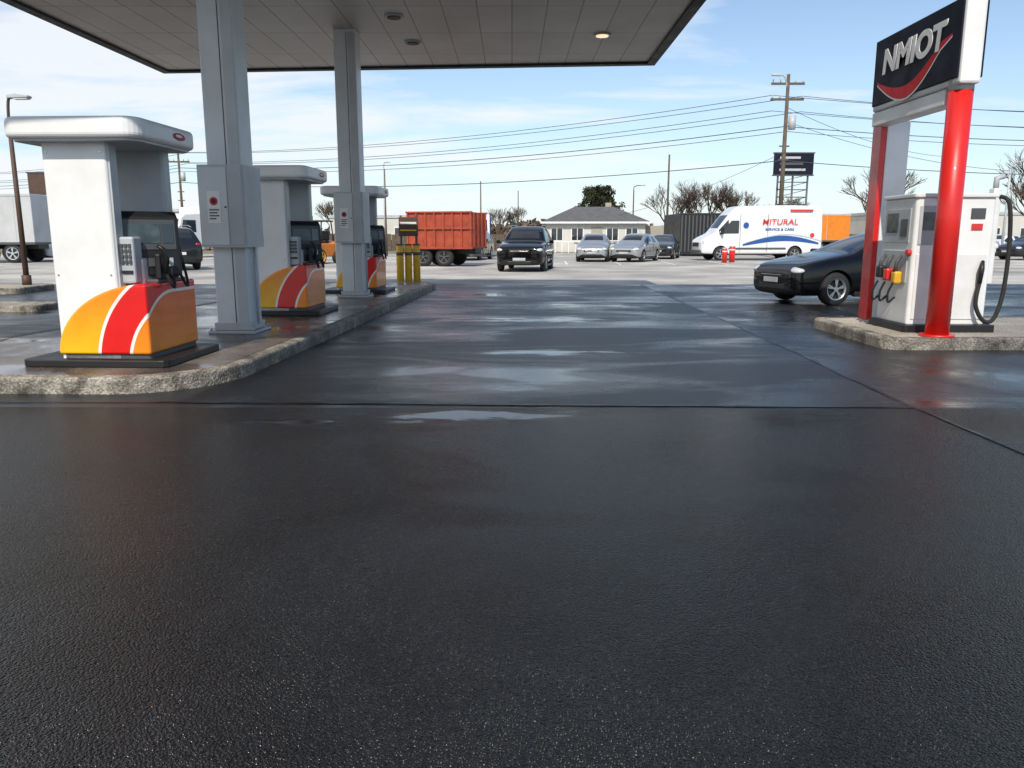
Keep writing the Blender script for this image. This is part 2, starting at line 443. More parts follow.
island("pump_island", pts, 0.15, M['paver'])
island("pump_island", rrect(4.5,9.2,9.4,11.95,0.25), 0.15, M['island'])
island("pump_island", rrect(-17,-11.7,18.6,20.6,0.4), 0.15, M['island'])
island("pump_island", rrect(-16,-8.6,14.2,15.2,0.3), 0.12, M['kerb'])

# ---------------------------------------------------------------- fuel pumps (left row)
def left_pump(loc, rz):
    e = empty("fuel_pump", loc, rz)
    prism("plinth", rrect(-0.76,0.64,-0.12,1.12,0.08,3), 'z', 0, 0.07, M['black'], e, 0.01)
    prism("skirt_base", rrect(-0.43,0.44,0.0,0.98,0.04,3), 'z', 0.07, 0.11, M['dgrey'], e)
    prof = [(0.45,0.11),(-0.44,0.11)]
    for k in range(1,17):
        a = pi/2*k/16
        prof.append((0.45-0.89*cos(a), 0.11+0.66*sin(a)))
    prism("skirt", prof, 'y', -0.03, 1.0, M['livery'], e, 0.025, 3)
    prism("front_panel", rrect(-0.43,0.17,0.0,0.16,0.03,4), 'z', 0.07, 2.045, M['white'], e)
    box("panel_edge_trim", 0.172,0.19,0.02,0.14,0.7,2.04, M['grey'], e)
    for sx_ in (-0.38, 0.12):
        for z_ in (0.85, 1.95): tube("rivet", [(sx_,-0.006,z_),(sx_,0.0,z_)], 0.009, M['alu'], e, 8)
    prism("rear_panel", rrect(-0.33,0.30,0.80,0.96,0.03,4), 'z', 0.07, 2.045, M['grey'], e)
    box("cabinet", -0.38,0.33,0.18,0.78,0.5,1.0, M['white2'], e, 0.02)
    box("keypad_housing", 0.175,0.32,0.06,0.22,0.77,1.20, M['grey'], e, 0.02)
    for i in range(4):
        for j in range(3):
            box("key", 0.195+j*0.038,0.222+j*0.038,0.045,0.058,0.95+i*0.05,0.985+i*0.05, M['dgrey'], e)
    box("card_slot", 0.20,0.30,0.048,0.058,0.86,0.89, M['black'], e)
    d = empty("display_head", (0.20,0.50,0), radians(38)); d.parent = e
    hp = [(-0.26,0.82),(0.24,0.82),(0.24,1.44),(-0.14,1.44),(-0.22,1.38)]
    prism("head", hp, 'x', -0.28, 0.28, M['black'], d, 0.025, 3)
    def face_plate(nm, x0,x1,z0,z1,off,mat):
        def yy(z): return -0.26+0.04*(z-0.82)/0.56 - off
        v = [(x0,yy(z0),z0),(x1,yy(z0),z0),(x1,yy(z1),z1),(x0,yy(z1),z1)]
        v += [(a_,b_+0.02,c_) for a_,b_,c_ in v]
        obj(nm, v, [(0,1,2,3),(4,5,6,7),(0,1,5,4),(1,2,6,5),(2,3,7,6),(3,0,4,7)], mat, d)
    face_plate("bezel", -0.24,0.24,1.08,1.36,0.008,M['dgrey'])
    face_plate("screen", -0.19,0.10,1.14,1.32,0.013,M['screen'])
    face_plate("price_panel", 0.12,0.22,1.14,1.32,0.013,M['glass'])
    face_plate("grade_button", -0.18,-0.08,0.92,1.0,0.012,M['mut'])
    face_plate("grade_button", -0.04,0.06,0.92,1.0,0.012,M['dgrey'])
    face_plate("grade_button", 0.10,0.20,0.92,1.0,0.012,M['grey'])
    for yy_ in (0.28, 0.56):
        box("nozzle_boot", 0.42,0.475,yy_-0.05,yy_+0.05,0.80,1.04, M['black'], e, 0.015)
        tube("nozzle", [(0.50,yy_,0.86),(0.52,yy_,1.0),(0.51,yy_-0.03,1.08),(0.46,yy_-0.05,1.12)], [0.024,0.028,0.022,0.014], M['black'], e, 8)
        tube("hose", smoothcurve([(0.50,yy_,0.87),(0.53,yy_+0.03,0.76),(0.53,yy_+0.10,0.72),(0.50,yy_+0.14,0.84),(0.43,yy_+0.12,1.2),(0.34,yy_+0.1,1.36)],6), 0.014, M['rubber'], e, 8)
    box("side_panel", 0.02,0.45,0.22,0.80,0.765,0.80, M['dgrey'], e, 0.01)
    prism("canopy", rrect(-0.68,0.57,-0.20,1.06,0.16,6), 'z', 2.055, 2.24, M['white'], e, 0.045, 4)
    prism("canopy_underside", rrect(-0.63,0.52,-0.15,1.01,0.14,6), 'z', 2.035, 2.056, M['grey'], e)
    obj("logo", [(0.5735, 0.62+0.13*cos(a), 2.15+0.035*sin(a)) for a in [2*pi*k/20 for k in range(20)]], [tuple(range(20))], M['mut'], e)
    obj("logo_mark", [(0.5765, 0.62+0.07*cos(a)-0.01, 2.155+0.013*sin(a)) for a in [2*pi*k/16 for k in range(16)]], [tuple(range(16))], M['white'], e)
    return e
RZ = -math.atan(0.047)
left_pump((-3.83,7.38,0.145), RZ)
left_pump((-3.60,12.25,0.145), RZ)
left_pump((-3.35,17.1,0.145), RZ)

# ---------------------------------------------------------------- main canopy and its columns
ZC = 5.2
station = empty("station_canopy")
cor = [(-8.6,4.35),(3.07,4.35),(3.2,18.9),(-8.25,19.8)]
obj("soffit", [(x,y,ZC) for x,y in cor], [(0,1,2,3)], M['soffit'], station)
cc = Vector((sum(p[0] for p in cor)/4, sum(p[1] for p in cor)/4))
def off(p, d):
    return (p[0] + (d if p[0] > cc.x else -d), p[1] + (d if p[1] > cc.y else -d))
inn = [off(p,-0.16) for p in cor]; out = [off(p,0.03) for p in cor]
v = [(x,y,ZC-0.05) for x,y in out]+[(x,y,ZC-0.05) for x,y in inn]+[(x,y,ZC+0.6) for x,y in out]+[(x,y,ZC-0.004) for x,y in inn]
f = []
for i in range(4):
    j = (i+1)%4
    f += [(i,j,4+j,4+i),(i,j,8+j,8+i),(4+i,4+j,12+j,12+i)]
f.append((8,9,10,11))
obj("fascia", v, f, M['soffit_edge'], station)
def disc(name, c, r, z0, z1, mat, parent, n=20):
    return prism(name, [(c[0]+r*cos(2*pi*k/n), c[1]+r*sin(2*pi*k/n)) for k in range(n)], 'z', z0, z1, mat, parent)
lamps = [(1.75,16.3,1),(-2.1,15.0,0),(-2.0,13.2,0),(-2.0,16.9,0),(-5.6,15.6,0),(-5.6,11.5,0),(2.0,11.5,0),(-2.0,10.0,0),(2.0,6,0),(-5.6,6,0)]
for x,y,on in lamps:
    disc("downlight_ring", (x,y), 0.17, ZC-0.03, ZC-0.004, M['grey'], station)
    disc("downlight_lens", (x,y), 0.12, ZC-0.045, ZC-0.031, M['lamp_on'] if on else M['brown'], station)

def column(x, y, w=0.42):
    e = empty("canopy_column", (x,y,0.145), RZ)
    h = w/2
    prism("shaft", rrect(-h,h,-h,h,0.02,3), 'z', 0, ZC-0.145-0.004, M['grey2'], e)
    box("shaft_cover_strip", h*0.35,h*0.95,-h-0.012,-h-0.001,0.13,ZC-0.2, M['grey'], e)
    box("seam_strip", -0.010+h*0.2,h*0.2,-h-0.006,-h-0.0005,0.13,ZC-0.2, M['dgrey'], e)
    box("base_plate", -h-0.09,h+0.09,-h-0.09,h+0.09,0.0,0.035, M['grey'], e, 0.008)
    box("base_shoe", -h-0.03,h+0.03,-h-0.03,h+0.03,0.036,0.13, M['grey'], e, 0.012)
    for sx in (-1,1):
        for sy in (-1,1):
            tube("bolt", [(sx*(h+0.06),sy*(h+0.06),0.035),(sx*(h+0.06),sy*(h+0.06),0.07)], 0.014, M['alu'], e, 6)
    prism("equipment_box", rrect(-0.28,0.29,-h-0.16,h+0.03,0.03,3), 'z', 1.07, 2.05, M['grey'], e)
    box("box_door", -0.255,0.085,-h-0.172,-h-0.161,1.1,2.02, M['grey2'], e, 0.004)
    box("box_door_right", 0.105,0.27,-h-0.170,-h-0.161,1.1,2.02, M['grey'], e, 0.004)
    box("notice", -0.16,0.0,-h-0.177,-h-0.1725,1.36,1.74, M['white'], e)
    prism("notice_symbol", [(-0.08+0.05*cos(a), 1.62+0.05*sin(a)) for a in [2*pi*k/16 for k in range(16)]], 'y', -h-0.181,-h-0.1775, M['mut'], e)
    prism("notice_symbol_dot", [(-0.08+0.03*cos(a), 1.62+0.03*sin(a)) for a in [2*pi*k/12 for k in range(12)]], 'y', -h-0.184,-h-0.1815, M['black'], e)
    for i_,(z_,w_) in enumerate(((1.51,.12),(1.475,.10),(1.44,.12),(1.405,.08))): box("notice_text", -0.14,-0.14+w_,-h-0.180,-h-0.1775,z_,z_+0.016, M['dgrey'], e)
    tube("door_lock", [(0.06,-h-0.18,1.55),(0.06,-h-0.17,1.55)], 0.012, M['black'], e, 8)
    tube("conduit", [(h+0.03,0.0,0.1),(h+0.03,0.0,1.07)], 0.018, M['grey'], e, 8)
    return e
column(-3.50,10.15); column(-3.17,16.1)

# ---------------------------------------------------------------- right pump with price sign frame
rp = empty("fuel_pump", (5.55,10.5,0.144))
X = lambda x: x-5.55
Yl = lambda y: y-10.5
prism("plinth", rrect(X(4.98),X(6.15),Yl(10.0),Yl(11.05),0.05,3), 'z', 0, 0.09, M['black'], rp)
prism("cabinet", rrect(X(5.05),X(6.05),Yl(10.1),Yl(10.95),0.04,4), 'z', 0.09, 1.68, M['white'], rp, 0.015)
box("lower_door", X(5.10),X(5.52),Yl(10.088),Yl(10.099),0.16,0.98, M['white2'], rp, 0.004)
box("lower_door", X(5.56),X(6.00),Yl(10.088),Yl(10.099),0.16,0.98, M['white2'], rp, 0.004)
box("door_gap", X(5.53),X(5.55),Yl(10.094),Yl(10.0995),0.16,1.62, M['dgrey'], rp)
box("meter_panel", X(5.10),X(5.50),Yl(10.085),Yl(10.099),1.1,1.58, M['grey'], rp, 0.006)
box("meter_window", X(5.14),X(5.34),Yl(10.078),Yl(10.084),1.28,1.5, M['screen'], rp)
box("keypad", X(5.37),X(5.47),Yl(10.078),Yl(10.084),1.15,1.5, M['dgrey'], rp)
box("label", X(5.76),X(5.90),Yl(10.09),Yl(10.099),1.28,1.36, M['mut'], rp)
box("label", X(5.74),X(5.92),Yl(10.09),Yl(10.099),1.42,1.55, M['dgrey'], rp)
for z_ in (0.25,0.9): tube("door_lock", [(X(5.60),Yl(10.08),z_),(X(5.60),Yl(10.09),z_)], 0.014, M['dgrey'], rp, 8)
box("lane_meter", X(5.035),X(5.049),Yl(10.2),Yl(10.85),1.12,1.55, M['grey'], rp, 0.005)
box("lane_screen", X(5.028),X(5.034),Yl(10.5),Yl(10.8),1.25,1.5, M['screen'], rp)
box("lane_keypad", X(5.028),X(5.034),Yl(10.25),Yl(10.42),1.2,1.42, M['dgrey'], rp)
box("nozzle_recess", X(5.035),X(5.049),Yl(10.2),Yl(10.85),0.62,1.02, M['grey'], rp)
for i,(yy_,mt) in enumerate(((10.32,'yellow'),(10.55,'red'),(10.76,'black'))):
    box("nozzle_guard", X(4.93),X(5.03),Yl(yy_-0.06),Yl(yy_+0.06),0.60+0.03*i,0.76+0.03*i, M[mt], rp, 0.025)
    tube("nozzle_spout", [(X(4.96),Yl(yy_),0.75),(X(4.97),Yl(yy_),0.88),(X(5.03),Yl(yy_),0.96)], [0.03,0.022,0.015], M['dgrey'], rp, 8)
    tube("hose", smoothcurve([(X(4.95),Yl(yy_),0.62),(X(4.90),Yl(yy_)+0.02,0.48),(X(4.93),Yl(yy_)+0.06,0.36),(X(5.02),Yl(yy_)+0.08,0.42)],6), 0.015, M['rubber'], rp, 8)
tube("red_stop_button", [(X(5.0),Yl(10.15),1.0),(X(5.05),Yl(10.15),1.0)], 0.04, M['red'], rp, 12)
prism("cap", rrect(X(5.02),X(6.08),Yl(10.07),Yl(10.98),0.05,4), 'z', 1.68, 1.73, M['white2'], rp, 0.012)
box("hose_mast", X(6.06),X(6.16),Yl(10.2),Yl(10.32),0.6,1.80, M['white2'], rp, 0.015)
tube("vent", [(X(6.11),Yl(10.26),1.8),(X(6.11),Yl(10.26),1.92),(X(6.2),Yl(10.26),1.95)], 0.035, M['grey'], rp, 8)
tube("hose", smoothcurve([(X(6.14),Yl(10.2),1.7),(X(6.22),Yl(10.12),1.6),(X(6.25),Yl(10.08),1.1),(X(6.22),Yl(10.05),0.5),(X(6.12),Yl(10.02),0.18),(X(5.98),Yl(10.0),0.15),(X(5.86),Yl(10.0),0.35),(X(5.90),Yl(10.04),0.62)],8), 0.026, M['rubber'], rp, 10)
box("nozzle_boot", X(6.06),X(6.20),Yl(10.35),Yl(10.5),0.75,1.05, M['black'], rp, 0.02)
tube("nozzle", [(X(5.90),Yl(10.04),0.62),(X(5.90),Yl(10.02),0.8),(X(5.93),Yl(10.06),0.9)], [0.03,0.035,0.02], M['black'], rp, 8)
box("side_cabinet", X(6.06),X(6.18),Yl(10.4),Yl(10.9),0.09,1.35, M['white2'], rp, 0.02)

sg = empty("price_sign", (5.2,9.62,0.144))
tube("front_post", [(0,0,0),(0,0,2.86)], 0.135, M['red'], sg, 32)
tube("front_post_top", [(0,0,2.86),(0,0,4.6)], 0.137, M['white'], sg, 32)
tube("post_flange", [(0,0,0),(0,0,0.03)], 0.2, M['red'], sg, 28)
box("rear_post", 0.08,0.40,1.95,2.25,0,3.7, M['white'], sg, 0.01)
box("rear_post_stripe", 0.0,0.078,1.96,2.24,0,2.95, M['red'], sg, 0.01)
box("cross_beam", -0.12,0.10,0.12,2.02,2.72,2.90, M['white'], sg, 0.01)
box("cabinet_body", -0.13,0.11,-0.20,2.02,2.91,3.86, M['white'], sg, 0.03)
box("sign_face", -0.155,-0.132,-0.17,1.99,2.98,3.84, M['sign'], sg, 0.01)
text("lettering", "NMIOT", 0.42, M['signwhite'], sg, (-0.161,0.95,3.50), (radians(90),0,radians(-90)), 0.004, 0.10, 0.018, 1.15)
sv = []
for k in range(33):
    t = k/32; yy_ = 1.86-1.86*t; zz_ = 3.27 - 0.24*sin(pi*min(1,t*1.15)) + 0.52*max(0,t-0.45)**1.5
    th = 0.075*sin(pi*min(1,t*0.93+0.04))+0.004
    sv.append((yy_,zz_,th))
K = len(sv)
v = [(-0.159,a_,b_-c_) for a_,b_,c_ in sv]+[(-0.159,a_,b_+c_) for a_,b_,c_ in sv]
obj("swoosh", v, [(i,i+1,K+1+i,K+i) for i in range(K-1)], M['signred'], sg)
v = [(-0.1575,a_,b_-c_-0.022) for a_,b_,c_ in sv]+[(-0.1575,a_,b_-c_+0.004) for a_,b_,c_ in sv]
obj("swoosh_edge", v, [(i,i+1,K+1+i,K+i) for i in range(K-1)], M['signwhite'], sg)
box("second_face", 0.112,0.14,-0.17,1.99,2.98,3.84, M['sign'], sg, 0.01)

# ---------------------------------------------------------------- vehicles
def wheel(parent, x, y, r, side, rimmat, wd=0.21):
    e = empty("wheel", (x,y,r)); e.parent = parent
    n = 28; prof = [(0.0,0.62),(0.0,0.90),(0.03,0.985),(0.06,1.0),(wd-0.06,1.0),(wd-0.03,0.985),(wd,0.90),(wd,0.62)]
    v, f = [], []
    for (yy_,rr) in prof:
        for k in range(n):
            a = 2*pi*k/n; v.append((rr*r*cos(a), side*(wd/2-yy_), rr*r*sin(a)))
    for i in range(len(prof)-1):
        for k in range(n):
            f.append((i*n+k, i*n+(k+1)%n, (i+1)*n+(k+1)%n, (i+1)*n+k))
    obj("tyre", v, f, M['rubber'], e, True)
    prism("rim_well", [(0.63*r*cos(2*pi*k/24), 0.63*r*sin(2*pi*k/24)) for k in range(24)], 'y', side*(wd/2-0.07), side*(wd/2-0.06), M['black'], e)
    v, f = [], []
    for rr, yy_ in ((0.66,0.0),(0.60,0.005),(0.58,0.05)):
        for k in range(n):
            a = 2*pi*k/n; v.append((rr*r*cos(a), side*(wd/2+0.004-yy_), rr*r*sin(a)))
    for i in range(2):
        for k in range(n): f.append((i*n+k, i*n+(k+1)%n, (i+1)*n+(k+1)%n, (i+1)*n+k))
    obj("rim_ring", v, f, rimmat, e, True)
    v, f = [], []
    for s in range(5):
        for dd in (-0.13,0.13):
            a = 2*pi*s/5+0.3; b0 = len(v)
            ca, sa = cos(a+dd), sin(a+dd); px, pz = -sa, ca
            cx, cz = cos(a), sin(a)
            for (q, ww, yy_) in ((0.12,0.03,0.01),(0.61,0.035,0.012)):
                bx, bz = (cx*q*r, cz*q*r) if q < 0.3 else (ca*q*r, sa*q*r)
                for s_ in (-1,1):
                    v.append((bx+px*ww*r*s_*1.2, side*(wd/2-yy_), bz+pz*ww*r*s_*1.2))
            f.append((b0,b0+1,b0+3,b0+2))
    obj("spokes", v, f, rimmat, e)
    prism("hub", [(0.15*r*cos(2*pi*k/12), 0.15*r*sin(2*pi*k/12)) for k in range(12)], 'y', side*(wd/2-0.03), side*(wd/2-0.002), rimmat, e)

def catmull_loft(name, st, paintm, parent, glass_side, glass_top, arches, W, belt_in=0.97):
    rings = []
    for (x,w_,zb,zm,zt,wt) in st:
        roof = zt-zm > 0.2
        half = [(0,zb),(0.80*w_,zb),(0.97*w_,zb+0.08),(w_,zb+0.22 if zm-zb > .4 else (zb+zm)/2),(w_*0.995,zm-0.10 if zm-zb > .4 else zm-0.04),(belt_in*w_,zm),
                (wt+0.015 if roof else (wt+belt_in*w_)/2, zt-0.075 if roof else (zm+zt)/2+0.01),
                (wt*0.90, zt-0.015),(0,zt)]
        ring = [(x, y, z) for y, z in half] + [(x,-y,z) for y, z in half[-2:0:-1]]
        rings.append(ring)
    n = len(rings[0]); v = [p for r in rings for p in r]; f = []; mi = []
    for i in range(len(rings)-1):
        for k in range(n):
            k2 = (k+1)%n
            f.append((i*n+k,i*n+k2,(i+1)*n+k2,(i+1)*n+k))
            m_ = 1
            kk = k if k < 8 else n-1-k
            if kk == 5 and i in glass_side: m_ = 2
            if kk == 7 and i in glass_top: m_ = 2
            if kk == 0 or kk == 1: m_ = 0
            mi.append(m_)
    f.append(tuple(range(n))); mi.append(1)
    f.append(tuple((len(rings)-1)*n+k for k in range(n))); mi.append(1)
    me = bpy.data.meshes.new(name); me.from_pydata(v,[],f)
    for mm in (M['black'], paintm, M['glass']): me.materials.append(mm)
    for p, m_ in zip(me.polygons, mi): p.material_index = m_
    bm = bmesh.new(); bm.from_mesh(me); bmesh.ops.recalc_face_normals(bm, faces=bm.faces)
    bm.to_mesh(me); bm.free()
    o = bpy.data.objects.new(name, me); COL.objects.link(o)
    ss = o.modifiers.new("ss",'SUBSURF'); ss.levels = 2; ss.render_levels = 2
    cv, cf = [], []
    for (ax, ar) in arches:
        for s in (-1,1):
            b0 = len(cv); k_ = 24
            for yy_ in (W/2-0.27, W/2+0.3):
                for k in range(k_):
                    a = 2*pi*k/k_; cv.append((ax+ar*cos(a), s*yy_, ar*0.9+ar*sin(a)))
            cf.append(tuple(b0+k for k in range(k_))); cf.append(tuple(b0+k_+k for k in range(k_)))
            for k in range(k_): cf.append((b0+k,b0+(k+1)%k_,b0+k_+(k+1)%k_,b0+k_+k))
    cut = obj("cutter", cv, cf, M['black'])
    bo = o.modifiers.new("b",'BOOLEAN'); bo.operation = 'DIFFERENCE'; bo.object = cut; bo.solver = 'EXACT'
    dg = bpy.context.evaluated_depsgraph_get()
    me2 = bpy.data.meshes.new_from_object(o.evaluated_get(dg))
    o.modifiers.clear(); o.data = me2; bpy.data.objects.remove(cut)
    for p in me2.polygons: p.use_smooth = True
    try: me2.set_sharp_from_angle(angle=radians(45))
    except Exception: pass
    o.parent = parent
    return o

def car(kind, name, loc, rz, pm, rim=None):
    e = empty(name, loc, rz); rim = rim or M['alu']
    if kind == 'sedan':
        L, W, H, r = 4.6, 1.80, 1.46, 0.325; wx = (-1.40,1.30)
        st = [(-2.28,.62,.30,.60,.64,.50),(-2.24,.76,.20,.68,.74,.62),(-2.02,.87,.17,.76,.85,.72),(-1.4,.895,.17,.84,.97,.75),(-.98,.90,.17,.90,1.03,.75),
              (-.86,.90,.17,.92,1.08,.72),(-.02,.90,.17,.95,1.41,.59),(.40,.90,.17,.96,1.465,.58),(.50,.90,.17,.96,1.465,.58),(1.10,.90,.17,.98,1.41,.57),(1.48,.89,.17,1.0,1.27,.60),(1.80,.88,.20,1.01,1.13,.66),
              (2.15,.84,.24,.98,1.06,.68),(2.28,.72,.34,.90,.98,.60)]
        gs, gt = {5,6,8,9}, {5,10,9}
        hl, tl = (-2.13,.63,.70), (2.22,.60,.86)
    elif kind == 'hatch':
        L, W, H, r = 4.2, 1.76, 1.50, 0.315; wx = (-1.30,1.25)
        st = [(-2.10,.55,.34,.62,.67,.48),(-2.02,.72,.22,.68,.76,.60),(-1.78,.84,.18,.76,.86,.70),(-1.3,.88,.18,.84,.98,.72),(-.95,.88,.18,.88,1.04,.72),
              (-.82,.88,.18,.90,1.10,.70),(-.15,.88,.18,.93,1.46,.58),(.35,.88,.18,.94,1.51,.58),(.43,.88,.18,.94,1.51,.58),(1.25,.88,.18,.96,1.47,.57),(1.50,.87,.18,.97,1.42,.57),(1.90,.84,.22,.98,1.12,.66),
              (2.02,.80,.24,.90,.98,.64),(2.10,.68,.34,.80,.88,.6)]
        gs, gt = {5,6,8}, {5,10}
        hl, tl = (-1.94,.62,.70), (1.98,.64,.95)
    elif kind == 'suv':
        L, W, H, r = 4.8, 1.90, 1.75, 0.37; wx = (-1.45,1.40)
        st = [(-2.38,.66,.36,.80,.86,.60),(-2.32,.82,.26,.88,.96,.70),(-2.05,.92,.24,.95,1.04,.78),(-1.5,.95,.24,.99,1.12,.80),(-1.0,.95,.24,1.02,1.17,.80),
              (-.88,.95,.24,1.04,1.22,.78),(-.30,.95,.24,1.06,1.66,.68),(.25,.95,.24,1.07,1.75,.68),(.33,.95,.24,1.07,1.75,.68),(1.6,.95,.24,1.08,1.72,.67),(1.95,.94,.24,1.09,1.66,.67),(2.25,.92,.28,1.10,1.25,.72),
              (2.34,.88,.30,.98,1.05,.7),(2.4,.78,.36,.86,.93,.65)]
        gs, gt = {5,6,8,9}, {5,10}
        hl, tl = (-2.24,.70,.86), (2.30,.74,1.02)
    catmull_loft("body", st, pm, e, gs, gt, [(wx[0],r+.045),(wx[1],r+.045)], W)
    for x in wx:
        for s in (-1,1): wheel(e, x, s*(W/2-0.115), r, s, rim)
    zf = st[1][3]
    for s in (-1,1):
        me = bpy.data.meshes.new("headlamp"); bm = bmesh.new(); bmesh.ops.create_uvsphere(bm, u_segments=16, v_segments=10, radius=1); bm.to_mesh(me); bm.free()
        for p in me.polygons: p.use_smooth = True
        me.materials.append(M['lens'])
        o = bpy.data.objects.new("headlamp", me); COL.objects.link(o); o.parent = e
        o.location = (hl[0]+0.06, s*hl[1], hl[2]); o.scale = (0.21,0.17,0.075); o.rotation_euler = (0,radians(-12),radians(-s*35))
        o2 = bpy.data.objects.new("tail_lamp", me.copy()); COL.objects.link(o2); o2.parent = e
        o2.data.materials[0] = M['tail']
        o2.location = (tl[0]-0.06, s*tl[1], tl[2]); o2.scale = (0.12,0.15,0.08); o2.rotation_euler = (0,0,radians(s*25))
        mx = st[5][0]+0.28; mz = st[5][3]+0.06
        box("mirror_arm", mx-0.02,mx+0.04, min(s*(W/2-.06),s*(W/2+.06)), max(s*(W/2-.06),s*(W/2+.06)), mz-0.02,mz+0.02, M['black'], e)
        box("door_mirror", mx-0.07,mx+0.06, min(s*(W/2+.03),s*(W/2+.2)), max(s*(W/2+.03),s*(W/2+.2)), mz-0.04,mz+0.10, pm, e, 0.03, seg=3)
        bl = [(st[i_][0], s*(st[i_][1]*0.975+0.006), st[i_][3]-0.004) for i_ in (5,6,7,9,10)]
        tube("window_line", smoothcurve(bl,4), 0.009, M['chrome'], e, 6)
        for hx in (.22, 1.02):
            box("door_handle", hx,hx+0.16, min(s*(W/2-.02),s*(W/2+.012)), max(s*(W/2-.02),s*(W/2+.012)), .80+(.1 if kind=='suv' else 0),.83+(.1 if kind=='suv' else 0), pm, e, 0.008)
        for dx in (st[5][0]+0.05, .46):
            box("door_gap", dx,dx+0.012, min(s*(W/2-.03),s*(W/2-.0005)), max(s*(W/2-.03),s*(W/2-.0005)), .32,st[6][3]-.02, M['black'], e)
        box("sill", wx[0]+r+.1,wx[1]-r-.1, min(s*(W/2-.12),s*(W/2-.01)), max(s*(W/2-.12),s*(W/2-.01)), .17,.27, M['black'], e, 0.02)
        fx = -L/2
        box("fog_lamp", fx+.12,fx+.22, min(s*.52,s*.68), max(s*.52,s*.68), .34,.42, M['dgrey'], e, 0.02, rot=(0,0,radians(s*-20)))
    fx = st[0][0]+.02
    box("lower_intake", fx-0.02,fx+.12,-.45,.45,.30,.42, M['black'], e, 0.02)
    box("grille", fx-.028,fx+.12,-.40,.40,zf-.15,zf-.04, M['black'], e, 0.02)
    box("grille_bar", fx-.038,fx-.028,-.34,.34,zf-.10,zf-.085, M['chrome'], e, 0.003)
    box("number_plate", fx-.045,fx-.029,-.24,.24,.44,.54, M['grey'], e, 0.004)
    box("rear_plate", L/2-.01,L/2+.01,-.24,.24,.62,.73, M['white2'], e, 0.004)
    box("rear_bumper_trim", L/2-.10,L/2+.008,-.6,.6,.32,.44, M['black'], e, 0.02)
    if kind == 'suv':
        for s in (-1,1): tube("roof_rail", [(-.2,s*.62,1.73),(.2,s*.62,1.79),(1.4,s*.62,1.78),(1.8,s*.62,1.71)], 0.018, M['alu'], e, 6)
    return e

car('sedan', "black_sedan", (7.45,16.7,0.006), radians(15), M['carblack'])
car('suv', "black_suv", (0.6,32.6,0), radians(82), M['carblack'])
car('hatch', "silver_hatchback", (4.55,44.2,0), radians(80), M['carsilver'])
car('hatch', "white_hatchback", (6.75,43.8,0), radians(64), M['carsilver'])
car('sedan', "dark_sedan", (9.3,49.5,0), radians(72), M['cardark'])
car('suv', "dark_suv", (-14.5,33.6,0), radians(-55), M['cardark'])
car('sedan', "white_sedan", (-25.6,46.0,0), radians(78), M['carwhite'])
car('hatch', "grey_hatchback", (30.5,47,0), radians(20), M['cardark'])
car('hatch', "white_hatchback", (34.0,56,0), radians(30), M['carwhite'])
car('suv', "dark_suv", (-2.4,47,0), radians(80), M['cardark'])

